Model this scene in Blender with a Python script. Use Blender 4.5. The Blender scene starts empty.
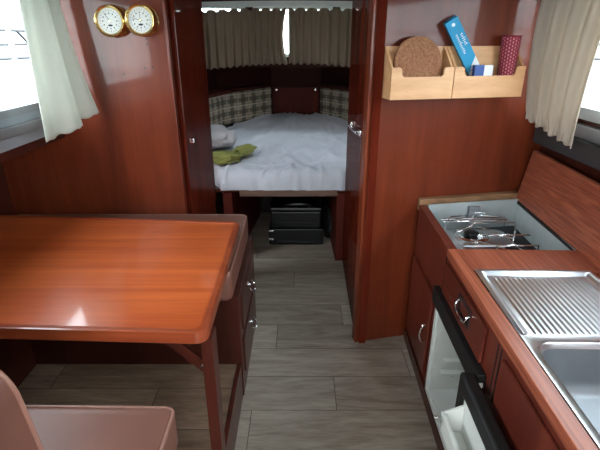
import bpy, bmesh, math, random
from mathutils import Vector, noise
random.seed(4)
S = 0.8788                      # survey units -> metres
C = bpy.context.scene.collection
PI = math.pi
def L(r, g, b):
    f = lambda c: (c/255/12.92) if c/255 <= .04045 else ((c/255+.055)/1.055)**2.4
    return (f(r), f(g), f(b), 1)
# ------------------------------------------------------------------ materials
class NT:
    def __init__(s, name):
        s.m = bpy.data.materials.new(name); s.m.use_nodes = True
        s.t = s.m.node_tree; s.n = s.t.nodes; s.p = s.n['Principled BSDF']
    def add(s, k, **kw):
        n = s.n.new(k)
        for a, v in kw.items(): setattr(n, a, v)
        return n
    def link(s, a, b): s.t.links.new(a, b)
    def math(s, op, a, b=None, c=None):
        n = s.add('ShaderNodeMath', operation=op)
        for i, v in enumerate((a, b, c)):
            if v is None: continue
            if isinstance(v, (int, float)): n.inputs[i].default_value = v
            else: s.link(v, n.inputs[i])
        return n.outputs[0]
    def coord(s, scale=(1, 1, 1), rot=(0, 0, 0)):
        t = s.add('ShaderNodeTexCoord'); m = s.add('ShaderNodeMapping')
        m.inputs['Scale'].default_value = scale; m.inputs['Rotation'].default_value = rot
        s.link(t.outputs['Object'], m.inputs['Vector']); return m.outputs[0]
    def noise(s, vec, scale, detail=4, dist=0, rough=.5):
        n = s.add('ShaderNodeTexNoise'); n.inputs['Scale'].default_value = scale
        n.inputs['Detail'].default_value = detail; n.inputs['Distortion'].default_value = dist
        n.inputs['Roughness'].default_value = rough
        s.link(vec, n.inputs['Vector']); return n.outputs['Fac']
    def ramp(s, fac, stops):
        r = s.add('ShaderNodeValToRGB'); e = r.color_ramp.elements
        while len(e) < len(stops): e.new(.5)
        for el, (p, c) in zip(e, stops): el.position = p; el.color = c
        s.link(fac, r.inputs[0]); return r.outputs[0]
    def mix(s, fac, a, b, bt='MIX'):
        n = s.add('ShaderNodeMix', data_type='RGBA', blend_type=bt)
        for i, v in ((0, fac), (6, a), (7, b)):
            if isinstance(v, (int, float)): n.inputs[i].default_value = v
            elif isinstance(v, tuple): n.inputs[i].default_value = v
            else: s.link(v, n.inputs[i])
        return n.outputs[2]
    def bump(s, h, strength=.2, dist=.002):
        b = s.add('ShaderNodeBump'); b.inputs['Strength'].default_value = strength
        b.inputs['Distance'].default_value = dist
        s.link(h, b.inputs['Height']); s.link(b.outputs[0], s.p.inputs['Normal'])
def plain(name, col, rough=.5, metal=0, coat=0, var=.06, bump=0, bs=60, spec=.5):
    n = NT(name); v = n.coord(); f = n.noise(v, 9, 5)
    hi = tuple(min(1, c*(1+var)) for c in col[:3])+(1,); lo = tuple(c*(1-var) for c in col[:3])+(1,)
    n.link(n.ramp(f, [(.3, lo), (.7, hi)]), n.p.inputs['Base Color'])
    n.p.inputs['Roughness'].default_value = rough; n.p.inputs['Metallic'].default_value = metal
    n.p.inputs['Coat Weight'].default_value = coat; n.p.inputs['Specular IOR Level'].default_value = spec
    if bump: n.bump(n.noise(v, bs, 3), bump)
    return n.m
def wood(name, dark, light, axis=0, scale=14, rough=.3, coat=.5, crough=.08, stretch=.06, wav=.0, spec=.5):
    n = NT(name); sc = [1, 1, 1]; sc[axis] = stretch
    v = n.coord(tuple(sc)); f = n.noise(v, scale, 6, .6, .6); f2 = n.noise(n.coord(), 2.3, 3)
    f3 = n.noise(n.coord(tuple(.5*x if x < 1 else 1 for x in sc)), scale*9, 2)
    a = n.math('MULTIPLY_ADD', f, .65, n.math('MULTIPLY', f2, .25)); a = n.math('MULTIPLY_ADD', f3, .12, a)
    n.link(n.ramp(a, [(.36, dark), (.66, light)]), n.p.inputs['Base Color'])
    n.p.inputs['Roughness'].default_value = rough; n.p.inputs['Coat Weight'].default_value = coat
    n.p.inputs['Coat Roughness'].default_value = crough; n.p.inputs['Specular IOR Level'].default_value = spec
    if wav: n.bump(n.noise(n.coord(), 5, 2), wav, .02)
    return n.m
def laminate(name):
    n = NT(name); v = n.coord((1, .012, 1)); v2 = n.coord((1, .03, 1))
    a = n.noise(v, 105, 2, .0); b = n.noise(v2, 220, 1)
    f = n.math('MULTIPLY_ADD', a, .75, n.math('MULTIPLY', b, .25))
    n.link(n.ramp(f, [(.3, L(116, 54, 36)), (.5, L(144, 73, 50)), (.7, L(172, 98, 70))]), n.p.inputs['Base Color'])
    n.p.inputs['Roughness'].default_value = .38; return n.m
def floor_mat(name, y0, h, length, x0, shift, cols):
    n = NT(name); t = n.add('ShaderNodeTexCoord'); sp = n.add('ShaderNodeSeparateXYZ'); n.link(t.outputs['Object'], sp.inputs[0])
    ry = n.math('DIVIDE', n.math('SUBTRACT', sp.outputs[1], y0), h); row = n.math('FLOOR', ry)
    rx = n.math('DIVIDE', n.math('SUBTRACT', n.math('SUBTRACT', sp.outputs[0], x0), n.math('MULTIPLY', row, shift)), length)
    col = n.math('FLOOR', rx); fy = n.math('FRACT', ry); fx = n.math('FRACT', rx)
    wn = n.add('ShaderNodeTexWhiteNoise', noise_dimensions='2D'); cb = n.add('ShaderNodeCombineXYZ')
    n.link(row, cb.inputs[0]); n.link(col, cb.inputs[1]); n.link(cb.outputs[0], wn.inputs['Vector'])
    rnd = wn.outputs['Value']
    mp = n.add('ShaderNodeCombineXYZ'); n.link(n.math('MULTIPLY', sp.outputs[0], .16), mp.inputs[0]); n.link(sp.outputs[1], mp.inputs[1])
    n.link(n.math('MULTIPLY', rnd, 7), mp.inputs[2])
    g = n.noise(mp.outputs[0], 16, 6, 1.2, .6)
    g2 = n.noise(mp.outputs[0], 90, 3, .2, .6)
    f = n.math('MULTIPLY_ADD', g, .7, n.math('MULTIPLY', g2, .3)); f = n.math('ADD', f, n.math('MULTIPLY', n.math('SUBTRACT', rnd, .5), .16))
    c = n.ramp(f, [(.33, cols[0]), (.5, cols[1]), (.68, cols[2])])
    e = .006
    ey = n.math('LESS_THAN', n.math('MULTIPLY', n.math('MINIMUM', fy, n.math('SUBTRACT', 1, fy)), h), .0016)
    ex = n.math('LESS_THAN', n.math('MULTIPLY', n.math('MINIMUM', fx, n.math('SUBTRACT', 1, fx)), length), .0016)
    sm = n.math('MAXIMUM', ey, ex)
    n.link(n.mix(sm, c, tuple(x*.3 for x in cols[0][:3])+(1,)), n.p.inputs['Base Color'])
    n.p.inputs['Roughness'].default_value = .42; n.bump(n.math('SUBTRACT', f, sm), .15, .001)
    return n.m
def plaid_mat():
    n = NT('plaid_fabric'); t = n.add('ShaderNodeTexCoord'); sp = n.add('ShaderNodeSeparateXYZ'); n.link(t.outputs['UV'], sp.inputs[0])
    def band(o, per, off, w):
        a = n.math('FRACT', n.math('ADD', n.math('DIVIDE', o, per), off)); return n.math('LESS_THAN', a, w)
    c = (.42, .36, .27, 1)
    dk = (.045, .05, .038, 1); md = (.13, .12, .085, 1); lt = (.62, .56, .46, 1)
    r = n.mix(n.math('MULTIPLY', band(sp.outputs[0], .15, 0, .36), .65), c, dk)
    r = n.mix(n.math('MULTIPLY', band(sp.outputs[1], .15, .1, .36), .65), r, dk)
    r = n.mix(n.math('MULTIPLY', band(sp.outputs[0], .15, .35, .10), .8), r, lt)
    r = n.mix(n.math('MULTIPLY', band(sp.outputs[1], .15, .45, .10), .8), r, lt)
    r = n.mix(n.math('MULTIPLY', band(sp.outputs[0], .075, .7, .12), .6), r, md)
    r = n.mix(n.math('MULTIPLY', band(sp.outputs[1], .075, .7, .12), .6), r, md)
    n.link(r, n.p.inputs['Base Color']); n.p.inputs['Roughness'].default_value = .9
    return n.m
def cloth_mat(name, col, transl=.3, wrinkle=.25):
    n = NT(name); v = n.coord(); n.link(n.ramp(n.noise(v, 4, 4), [(.3, tuple(c*.9 for c in col[:3])+(1,)), (.7, col)]), n.p.inputs['Base Color'])
    n.p.inputs['Roughness'].default_value = .9; n.p.inputs['Specular IOR Level'].default_value = .2
    n.bump(n.noise(v, 14, 3, .8), wrinkle, .01)
    tr = n.add('ShaderNodeBsdfTranslucent'); tr.inputs[0].default_value = col
    mx = n.add('ShaderNodeMixShader'); mx.inputs[0].default_value = transl
    n.link(n.p.outputs[0], mx.inputs[1]); n.link(tr.outputs[0], mx.inputs[2])
    n.link(mx.outputs[0], n.n['Material Output'].inputs[0]); return n.m
def glass_mat():
    n = NT('window_glass'); tr = n.add('ShaderNodeBsdfTransparent'); tr.inputs[0].default_value = (.93, .96, .96, 1)
    gl = n.add('ShaderNodeBsdfGlossy'); gl.inputs['Roughness'].default_value = .02
    fr = n.add('ShaderNodeLayerWeight'); fc = n.math('MULTIPLY_ADD', n.math('POWER', fr.outputs['Facing'], 4), .4, .03)
    mx = n.add('ShaderNodeMixShader'); n.link(fc, mx.inputs[0]); n.link(tr.outputs[0], mx.inputs[1]); n.link(gl.outputs[0], mx.inputs[2])
    n.link(mx.outputs[0], n.n['Material Output'].inputs[0]); return n.m
def weave_mat():
    n = NT('red_woven_reed'); t = n.add('ShaderNodeTexCoord'); sp = n.add('ShaderNodeSeparateXYZ'); n.link(t.outputs['UV'], sp.inputs[0])
    x = n.math('FRACT', n.math('MULTIPLY', sp.outputs[0], 20)); y = n.math('MULTIPLY', sp.outputs[1], 16)
    par = n.math('MODULO', n.math('FLOOR', n.math('MULTIPLY', sp.outputs[0], 20)), 2)
    yy = n.math('FRACT', n.math('ADD', y, n.math('MULTIPLY', par, .5)))
    d = n.math('MULTIPLY', n.math('LESS_THAN', n.math('ABSOLUTE', n.math('SUBTRACT', x, .5)), .2), n.math('LESS_THAN', yy, .55))
    n.link(n.mix(d, L(128, 28, 48), L(205, 120, 130)), n.p.inputs['Base Color']); n.p.inputs['Roughness'].default_value = .7
    return n.m
M = {}
M['bulk'] = wood('varnished_mahogany_bulkhead', L(78, 29, 15), L(126, 55, 30), 2, 5, .4, .4, .05, .12, .03, .2)
M['dark'] = wood('dark_mahogany', L(50, 21, 15), L(80, 35, 25), 2, 7, .4, .3, .07, .1, .02, .15)
M['door'] = wood('glossy_dark_door_mahogany', L(70, 22, 14), L(104, 38, 22), 2, 7, .35, .22, .03, .1, .0, .0)
M['galley'] = wood('galley_mahogany', L(68, 25, 17), L(104, 43, 29), 2, 8, .4, .35, .12, .1, .03, .25)
M['galleyh'] = wood('galley_mahogany_drawer', L(68, 25, 17), L(104, 43, 29), 1, 8, .4, .35, .12, .1, .03, .25)
M['table'] = wood('glossy_orange_mahogany', L(156, 64, 30), L(206, 104, 52), 0, 12, .3, .6, .09, .05, .05, .3)
M['tedge'] = wood('table_edge_mahogany', L(122, 48, 26), L(164, 78, 42), 0, 14, .3, .7, .1, .05)
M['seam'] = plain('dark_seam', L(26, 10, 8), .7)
M['lam'] = laminate('striped_teak_laminate')
M['batten'] = wood('bare_teak_batten', L(112, 78, 52), L(158, 118, 84), 0, 30, .7, 0, .1, .06)
M['brail'] = wood('worn_brown_rail', L(88, 62, 48), L(122, 92, 76), 0, 20, .6, 0, .1, .06)
M['bamboo'] = wood('light_bamboo', L(204, 150, 102), L(226, 178, 130), 0, 16, .5, .1, .2, .08)
M['floor'] = floor_mat('grey_oak_vinyl', .029, .2065, 1.0, .629, .361, [L(130, 118, 104), L(160, 149, 134), L(186, 175, 160)])
M['pfloor'] = floor_mat('brown_oak_vinyl', .14*0+1.415-.2065*6, .2065, 1.0, -.385, .565, [L(92, 72, 56), L(124, 101, 82), L(152, 128, 106)])
M['coach'] = plain('window_lit_coach_side', L(150, 160, 168), .35, 0, .2)  # blue grey stands for window light on the wall, put into its colour
M['matred'] = wood('dull_dark_mahogany', L(66, 22, 16), L(94, 36, 24), 2, 7, .6, .0, .3, .1, 0, .15)
M['leather'] = plain('brown_vinyl_upholstery', L(112, 72, 60), .42, 0, 0, .08, .12, 90)
M['pipe'] = plain('brown_piping', L(136, 96, 82), .45)
M['wcurt'] = cloth_mat('off_white_curtain_cloth', L(208, 196, 180), .35)
M['lcurt'] = cloth_mat('white_left_curtain_cloth', L(220, 222, 212), .45)
M['kcurt'] = cloth_mat('khaki_curtain_cloth', L(132, 119, 100), .10)
M['sheet'] = cloth_mat('white_bed_sheet', L(205, 208, 216), .02, .5)
M['pillow'] = cloth_mat('pale_pillow_cotton', L(190, 188, 190), .02, .5)
M['green'] = cloth_mat('yellow_green_fleece', L(146, 148, 84), .02, .6)
M['plaid'] = plaid_mat()
M['steel'] = plain('brushed_stainless', (.62, .635, .65, 1), .30, 1, 0, .05)
M['satin'] = plain('satin_bowl_steel', (.40, .42, .44, 1), .5, 1, 0, .1)
M['chrome'] = plain('chrome', (.8, .8, .8, 1), .12, 1)
M['brass'] = plain('polished_brass', L(232, 204, 138), .22, 1, 0, .12)
M['dial'] = plain('white_dial', L(222, 226, 220), .35)
M['ink'] = plain('black_ink', L(30, 32, 36), .5)
M['alu'] = plain('grey_aluminium', L(150, 155, 160), .4, .7)
M['dgrey'] = plain('dark_grey_vinyl', L(52, 52, 54), .6)
M['wellgrey'] = plain('grey_well_paint', L(168, 176, 176), .45, 0, 0, .12)
M['white'] = plain('white_fridge_plastic', L(204, 206, 200), .35)
M['black'] = plain('black_rubber', L(16, 16, 17), .5)
M['bgloss'] = plain('black_gloss_plastic', L(11, 11, 12), .33, 0, 0, .06, 0, 60, .25)
M['blackcloth'] = plain('black_nylon', L(14, 14, 15), .75, 0, 0, .1, .5, 20)
M['ceil'] = plain('cream_headliner', L(196, 190, 176), .7)
M['hull'] = plain('dark_hull_lining', L(52, 28, 22), .7, 0, 0, .06, 0, 60, .12)
M['rail'] = plain('pale_green_grey_paint', L(204, 214, 208), .45)
M['glass'] = glass_mat()
M['cork'] = NT('pressed_cork'); _n = M['cork']
_n.link(_n.ramp(_n.noise(_n.coord(), 130, 3, 0, .7), [(.3, L(118, 76, 52)), (.5, L(148, 100, 70)), (.72, L(176, 130, 96))]), _n.p.inputs['Base Color']); _n.p.inputs['Roughness'].default_value = .9
M['cork'] = _n.m
M['blue'] = plain('blue_printed_card', L(28, 150, 196), .4)
M['cwhite'] = plain('white_card', L(226, 228, 230), .5)
M['navy'] = plain('navy_print', L(32, 72, 140), .5)
M['weave'] = weave_mat()
M['gel'] = plain('white_gelcoat', L(232, 236, 238), .3)
M['tarp'] = plain('pale_blue_tarpaulin', L(128, 146, 158), .6)
M['bwin'] = plain('tinted_boat_window', L(60, 74, 82), .2)
M['pont'] = wood('weathered_decking', L(110, 104, 96), L(150, 144, 134), 1, 10, .8, 0)
_n = NT('harbour_water'); _n.p.inputs['Base Color'].default_value = L(70, 92, 98); _n.p.inputs['Roughness'].default_value = .12
_n.bump(_n.noise(_n.coord((1, .5, 1)), 3, 4), .5, .05); M['water'] = _n.m
# ------------------------------------------------------------------ mesh helpers
class Fr:                        # horizontal frame: a along ex, b along ey, z up
    def __init__(s, o=(0, 0), ang=0, flip=1):
        s.o = o; s.ex = (math.cos(ang), math.sin(ang)); s.ey = (-math.sin(ang)*flip, math.cos(ang)*flip)
    def __call__(s, a, b, z): return Vector((s.o[0]+a*s.ex[0]+b*s.ey[0], s.o[1]+a*s.ex[1]+b*s.ey[1], z))
W = Fr()
class B:
    def __init__(s, fr=W): s.bm = bmesh.new(); s.fr = fr; s.uv = None; s.bevd = False
    def _bev(s, faces, r, seg=2):
        if r > 0:
            s.bevd = True
            ed = list({e for f in faces for e in f.edges})
            bmesh.ops.bevel(s.bm, geom=ed, offset=r, segments=seg, affect='EDGES', profile=.6, clamp_overlap=True)
    def loft(s, rings, cap=True, bev=0, close=True):
        vs = [[s.bm.verts.new(p) for p in r] for r in rings]; fs = []; n = len(rings[0])
        for a, b in zip(vs, vs[1:]):
            for i in range(n if close else n-1): fs.append(s.bm.faces.new((a[i], a[(i+1) % n], b[(i+1) % n], b[i])))
        if cap: fs.append(s.bm.faces.new(vs[0][::-1])); fs.append(s.bm.faces.new(vs[-1]))
        s._bev(fs, bev); return s
    def box(s, a0, a1, b0, b1, z0, z1, bev=0):
        q = [(a0, b0), (a1, b0), (a1, b1), (a0, b1)]
        return s.loft([[s.fr(a, b, z) for a, b in q] for z in (z0, z1)], bev=bev)
    def prism(s, poly, z0, z1, bev=0): return s.loft([[s.fr(a, b, z) for a, b in poly] for z in (z0, z1)], bev=bev)
    def side(s, poly, b0, b1, bev=0):     # polygon in (a,z), extruded along b
        return s.loft([[s.fr(a, b, z) for a, z in poly] for b in (b0, b1)], bev=bev)
    def sideb(s, poly, a0, a1, bev=0):    # polygon in (b,z), extruded along a
        return s.loft([[s.fr(a, b, z) for b, z in poly] for a in (a0, a1)], bev=bev)
    def cells(s, a0, a1, z0, z1, b0, b1, holes, horiz=False):
        A = sorted({a0, a1, *[x for h in holes for x in h[:2]]}); Z = sorted({z0, z1, *[x for h in holes for x in h[2:]]})
        A = [a for a in A if a0 <= a <= a1]; Z = [z for z in Z if z0 <= z <= z1]
        P = (lambda a, z, b: s.fr(a, z, b)) if horiz else (lambda a, z, b: s.fr(a, b, z))
        def solid(i, j):
            if i < 0 or j < 0 or i >= len(A)-1 or j >= len(Z)-1: return False
            a = (A[i]+A[i+1])/2; z = (Z[j]+Z[j+1])/2
            return not any(h[0] < a < h[1] and h[2] < z < h[3] for h in holes)
        V = {}
        def v(i, j, k):
            if (i, j, k) not in V: V[i, j, k] = s.bm.verts.new(P(A[i], Z[j], (b0, b1)[k]))
            return V[i, j, k]
        for i in range(len(A)-1):
            for j in range(len(Z)-1):
                if not solid(i, j): continue
                q = [(i, j), (i+1, j), (i+1, j+1), (i, j+1)]
                s.bm.faces.new([v(x, y, 0) for x, y in q]); s.bm.faces.new([v(x, y, 1) for x, y in q[::-1]])
                for (x0, y0), (x1, y1), nb in ((q[0], q[1], (i, j-1)), (q[1], q[2], (i+1, j)), (q[2], q[3], (i, j+1)), (q[3], q[0], (i-1, j))):
                    if not solid(*nb): s.bm.faces.new([v(x1, y1, 0), v(x0, y0, 0), v(x0, y0, 1), v(x1, y1, 1)])
        return s
    def tube(s, pts, r, n=8, closed=False, smooth=0):
        pts = [Vector(p) for p in pts]
        for _ in range(smooth):
            q = []
            for i in range(len(pts)-1): q += [pts[i].lerp(pts[i+1], .25), pts[i].lerp(pts[i+1], .75)]
            pts = [pts[0]]+q+[pts[-1]]
        rings = []; up = None
        for i, p in enumerate(pts):
            if closed: d = pts[(i+1) % len(pts)]-pts[i-1]
            else: d = pts[min(i+1, len(pts)-1)]-pts[max(i-1, 0)]
            d.normalize()
            if up is None: up = d.orthogonal().normalized()
            up = (up-d*up.dot(d)).normalized(); w = d.cross(up)
            rings.append([p+(up*math.cos(2*PI*k/n)+w*math.sin(2*PI*k/n))*r for k in range(n)])
        if closed: rings.append(rings[0]); return s.loft(rings, cap=False)
        return s.loft(rings)
    def lathe(s, prof, c, d=(0, 0, 1), n=32, cap=True):
        d = Vector(d).normalized(); u = d.orthogonal().normalized(); w = d.cross(u); c = Vector(c)
        return s.loft([[c+d*h+(u*math.cos(2*PI*k/n)+w*math.sin(2*PI*k/n))*r for k in range(n)] for r, h in prof], cap=cap)
    def grid(s, f, nu, nv, uvf=None):
        vs = [[s.bm.verts.new(f(i/nu, j/nv)) for j in range(nv+1)] for i in range(nu+1)]
        if uvf: s.uv = s.bm.loops.layers.uv.verify()
        for i in range(nu):
            for j in range(nv):
                fc = s.bm.faces.new((vs[i][j], vs[i+1][j], vs[i+1][j+1], vs[i][j+1]))
                if uvf:
                    for l, (x, y) in zip(fc.loops, ((i, j), (i+1, j), (i+1, j+1), (i, j+1))): l[s.uv].uv = uvf(x/nu, y/nv)
        return s
    def out(s, name, mat, parent=None, solid=0, smooth=40, sub=0, org=None):
        bevd = s.bevd; bm = s.bm; bmesh.ops.remove_doubles(bm, verts=bm.verts, dist=1e-5); bmesh.ops.recalc_face_normals(bm, faces=bm.faces)
        if parent is not None: o0 = Vector(parent['_o'])
        elif org is not None: o0 = Vector(org)
        else: o0 = Vector((0, 0, 0))
        for v in bm.verts: v.co = (v.co-o0)*S
        me = bpy.data.meshes.new(name); bm.to_mesh(me); bm.free()
        for p in me.polygons: p.use_smooth = True
        me.set_sharp_from_angle(angle=math.radians(smooth))
        me.materials.append(M[mat] if isinstance(mat, str) else mat)
        ob = bpy.data.objects.new(name, me); C.objects.link(ob); ob['_o'] = list(o0)
        if parent is not None:
            ob.parent = parent
        else: ob.location = o0*S
        if bevd:
            m = ob.modifiers.new('even', 'WEIGHTED_NORMAL'); m.keep_sharp = True; m.weight = 100
        if solid:
            m = ob.modifiers.new('thickness', 'SOLIDIFY'); m.thickness = solid*S; m.offset = 0
        if sub:
            m = ob.modifiers.new('soft', 'SUBSURF'); m.levels = sub; m.render_levels = sub
        return ob
def thing(name, loc, label, cat, group=None):
    o = bpy.data.objects.new(name, None); C.objects.link(o); o.empty_display_size = .05
    o['_o'] = list(loc); o.location = Vector(loc)*S; return tag(o, label, cat, group)
def tag(o, label, cat, group=None):
    o['label'] = label; o['category'] = cat
    if group: o['group'] = group
    return o
def st(o): o['kind'] = 'structure'; return o
def rrect(x0, x1, y0, y1, r, n=6):
    p = []
    for cx, cy, a in ((x1-r, y0+r, -90), (x1-r, y1-r, 0), (x0+r, y1-r, 90), (x0+r, y0+r, 180)):
        for k in range(n+1):
            t = math.radians(a+90*k/n); p.append((cx+r*math.cos(t), cy+r*math.sin(t)))
    return p
# ------------------------------------------------------------------ setting
st(B().box(-1.70, 1.36, -1.36, 5.95, -.04, 0).out('floor', 'floor'))
DX = -.285                                     # edge of the raised dinette sole
st(B().box(-1.28, DX-.02, -1.3, 1.775, 0, .195).out('floor_dinette', 'pfloor', org=(0, 0, 0)))
st(B().box(DX-.02, DX, -1.3, 1.775, 0, .2, .003).out('trim_1', 'dark'))
# side walls with windows: frame a along Y
LW = Fr((-1.28, 0), PI/2)          # a=Y, b=-X (outwards)
RW = Fr((1.30, 0), PI/2, -1)       # a=Y, b=+X (outwards)
ZL = (1.345, 1.93)
lwin = [(.6, 2.42), (-1.1, .3)]; rwin = [(.5, 2.30), (-1.1, .2)]
def sidewall(fr, name, wins, far, z):
    st(B(fr).cells(-1.3, far, 0, 2.1, 0, .05, [(a, b, z[0], z[1]) for a, b in wins]).out(name, 'dark'))
st(B(LW).cells(-1.3, 2.5, 1.205, 2.1, 0, .05, [(a, b, ZL[0], ZL[1]) for a, b in lwin]).out('wall_left', 'coach'))
st(B().box(-1.70, -1.28, -1.3, 2.5, 1.165, 1.205).out('ceiling_side_deck', 'dark'))
st(B().box(-1.70, -1.66, -1.3, 2.5, 0, 1.165).out('wall_hull_side', 'dark'))
st(B().box(-1.31, -1.283, -1.3, 1.775, .195, .575).out('wall_locker_front', 'dark'))
st(B().box(-1.66, -1.283, -1.3, 1.775, .575, .60).out('trim_9', 'dark'))
sidewall(RW, 'wall_right', rwin, 2.50, ZL)
def portal(c, rot, sx, sy):
    l = bpy.data.lights.new('daylight_portal', 'AREA'); l.shape = 'RECTANGLE'; l.size = sx*S; l.size_y = sy*S; l.cycles.is_portal = True
    o = bpy.data.objects.new('daylight_portal', l); C.objects.link(o); o.location = Vector(c)*S; o.rotation_euler = rot
wn = [0]
def window(fr, a0, a1, z0, z1, fm='alu', fw=.035, t=(-.015, .06), split=None):
    wn[0] += 1
    o = st(B(fr).cells(a0-fw, a1+fw, z0-fw, z1+fw, t[0], t[1], [(a0, a1, z0, z1)] if not split else [(a0, split-.02, z0, z1), (split+.02, a1, z0, z1)]).out('window_%d' % wn[0], fm))
    g = B(fr).box(a0, a1, .0, .006, z0, z1).out('window_pane', 'glass', o); return o
for a, b in lwin: window(LW, a+.03, b-.03, ZL[0]+.03, ZL[1]-.03)
for a, b in rwin: window(RW, a+.03, b-.03, ZL[0]+.03, ZL[1]-.03, 'alu', .05, (-.035, .06))
for a, b in lwin: portal((-1.36, (a+b)/2, sum(ZL)/2), (0, -PI/2, 0), ZL[1]-ZL[0], b-a)
for a, b in rwin: portal((1.38, (a+b)/2, sum(ZL)/2), (0, PI/2, 0), ZL[1]-ZL[0], b-a)
# dark moulding under the right windows
st(B(RW).box(-1.3, 2.40, -.06, 0, 1.15, 1.24, .01).out('trim_2', 'dgrey'))
st(B(RW).box(-1.3, 2.38, -.03, 0, 1.24, 1.30, .006).out('trim_3', 'alu'))
st(B(LW).box(-1.3, 2.44, -.03, 0, 1.26, 1.305, .006).out('trim_4', 'alu'))
# aft wall with open doorway and two lights
AF = Fr((0, -1.3), 0, -1)
st(B(AF).cells(-1.70, 1.36, 0, 2.1, 0, .05, [(-.45, .55, .6, 1.95), ]).out('wall_aft', 'dark'))
portal((.05, -1.36, 1.275), (PI/2, 0, PI), 1.0, 1.35)
# ceiling: roof hatch over the cabin behind the camera and over the berth
st(B().cells(-1.36, 1.38, -1.36, 5.0, 2.08, 2.12, [(-.25, .2, 3.6, 3.95)], horiz=True).out('ceiling', 'ceil'))
portal((-.025, 3.775, 2.16), (0, 0, 0), .45, .35)
for k, (x0, x1, y0, y1) in enumerate([(-.25, .2, 3.6, 3.95)]):
    wn[0] += 1
    o = st(B().cells(x0-.05, x1+.05, y0-.05, y1+.05, 2.125, 2.16, [(x0, x1, y0, y1)], horiz=True).out('window_%d' % wn[0], 'alu'))
    B().box(x0, x1, y0, y1, 2.13, 2.14).out('window_pane', 'glass', o)
# left bulkhead and locker side
wfl = st(B(Fr((0, 2.46))).side([(-1.70, 0), (-.672, 0), (-.672, 2.08), (-1.325, 2.08), (-1.325, 1.2), (-1.70, 1.2)], 0, .04).out('wall_front_left', 'bulk'))
st(B().loft([[Vector((x, y, z)) for x, y in ((-.70, 2.49), (-.662, 2.49), (-.60, 3.02), (-.645, 3.02))] for z in (0, 2.08)]).out('wall_locker_left', 'door'))
st(B().loft([[Vector((x, y, z)) for x, y in ((-.675, 2.454), (-.662, 2.454), (-.662, 2.505), (-.675, 2.505))] for z in (0, 2.08)], bev=.003).out('trim_5', 'bulk'))
o = st(B().loft([[Vector((x, y, z)) for x, y in ((-.656, 2.51), (-.634, 2.51), (-.583, 2.98), (-.605, 2.98))] for z in (.62, 1.98)], bev=.006).out('door_1', 'door'))
B().box(-.634, -.606, 2.56, 2.58, 1.11, 1.135, .004).out('door_catch', 'chrome', o)
# right bulkhead (slightly skewed) and locker side
RB = Fr((.33, 2.212), math.atan2(.22, 1))
st(B(RB).box(0, 1.02, 0, .04, 0, 2.08).out('wall_front_right', 'bulk'))
st(B().loft([[Vector((x, y, z)) for x, y in ((.345, 2.20), (.385, 2.20), (.40, 3.28), (.36, 3.28))] for z in (0, 2.08)]).out('wall_locker_right', 'door'))
st(B(RB).box(-.008, .006, -.005, .05, 0, 2.08, .003).out('trim_6', 'bulk'))
o = st(B().loft([[Vector((x, y, z)) for x, y in ((.322, 2.235), (.343, 2.235), (.357, 3.22), (.336, 3.22))] for z in (.03, 1.98)], bev=.006).out('door_2', 'door'))
lt = thing('cabin_hook', (.322, 2.65, 1.17), 'small chrome cabin hook and eye fixed to the edge of the open forward door', 'hook')
B().box(.312, .328, 2.36, 2.42, 1.185, 1.215, .004).out('base_plate', 'chrome', lt)
B().box(.314, .333, 2.80, 2.85, 1.145, 1.19, .004).out('eye_plate', 'chrome', lt)
B().tube([(.318, 2.39, 1.20), (.305, 2.39, 1.20), (.300, 2.42, 1.195), (.304, 2.80, 1.165), (.31, 2.83, 1.165), (.322, 2.83, 1.165)], .008, 8, smooth=1).out('hook', 'chrome', lt)
# forward cabin shell
HP = [(-1.25, 2.9), (-1.08, 4.5), (-.90, 5.1), (-.36, 5.82), (.26, 5.82), (.78, 5.1), (.98, 4.5), (1.2, 2.9)]
def seg(name, p, q, z0, z1, mat, t=.04, off=0):
    ang = math.atan2(q[1]-p[1], q[0]-p[0]); ln = math.hypot(q[0]-p[0], q[1]-p[1]); f = Fr(p, ang)
    return B(f).box(0, ln, off, off+t, z0, z1).out(name, mat)
names = ['wall_hull_left', 'wall_forward_left', 'wall_bow_left', 'wall_bow', 'wall_bow_right', 'wall_forward_right', 'wall_hull_right']
for i, nm in enumerate(names): st(seg(nm, HP[i], HP[i+1], 0, 2.08 if i in (0, 6) else 1.43, 'hull'))
deck = B().prism([(-1.12, 4.55), (-.5, 4.86), (.36, 4.86), (1.02, 4.55), (.82, 5.16), (.3, 5.9), (-.4, 5.9), (-.94, 5.16)], 1.43, 1.47).out('ceiling_bow', 'hull'); st(deck)
WS = [(-1.1, 4.52), (-.5, 4.88), (.36, 4.88), (1.0, 4.52)]
for i in range(3):
    p, q = WS[i], WS[i+1]; ln = math.hypot(q[0]-p[0], q[1]-p[1]); f = Fr(p, math.atan2(q[1]-p[1], q[0]-p[0]))
    st(B(f).cells(0, ln, 1.40, 2.08, 0, .04, [(.04, ln-.04, 1.5, 1.97)]).out('wall_windshield_%s' % ('left', 'center', 'right')[i], 'hull'))
    window(f, .07, ln-.07, 1.53, 1.935, 'rail', .03, (-.005, .05))
    c = f(ln/2, .1, 1.735); portal(c, (PI/2, 0, f.ex[1] and math.atan2(f.ex[1], f.ex[0])), ln-.08, .47)
# bow locker panel
bp = thing('locker_door', (-.05, 5.80, .9), 'dark red panelled locker door at the head of the forward berth', 'door')
B().box(-.33, .23, 5.79, 5.815, .70, 1.12, .004).out('door_panel', 'matred', bp)
B().cells(-.33, .23, .84, 1.12, 5.772, 5.79, [(-.27, .17, .9, 1.07)]).out('door_frame', 'matred', bp)
for x in (-.29, .19): B().lathe([(.012, 0), (.02, .006), (.022, .02), (.012, .03)], (x, 5.772, 1.10), (0, -1, 0), 12).out('knob', 'chrome', bp)
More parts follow.
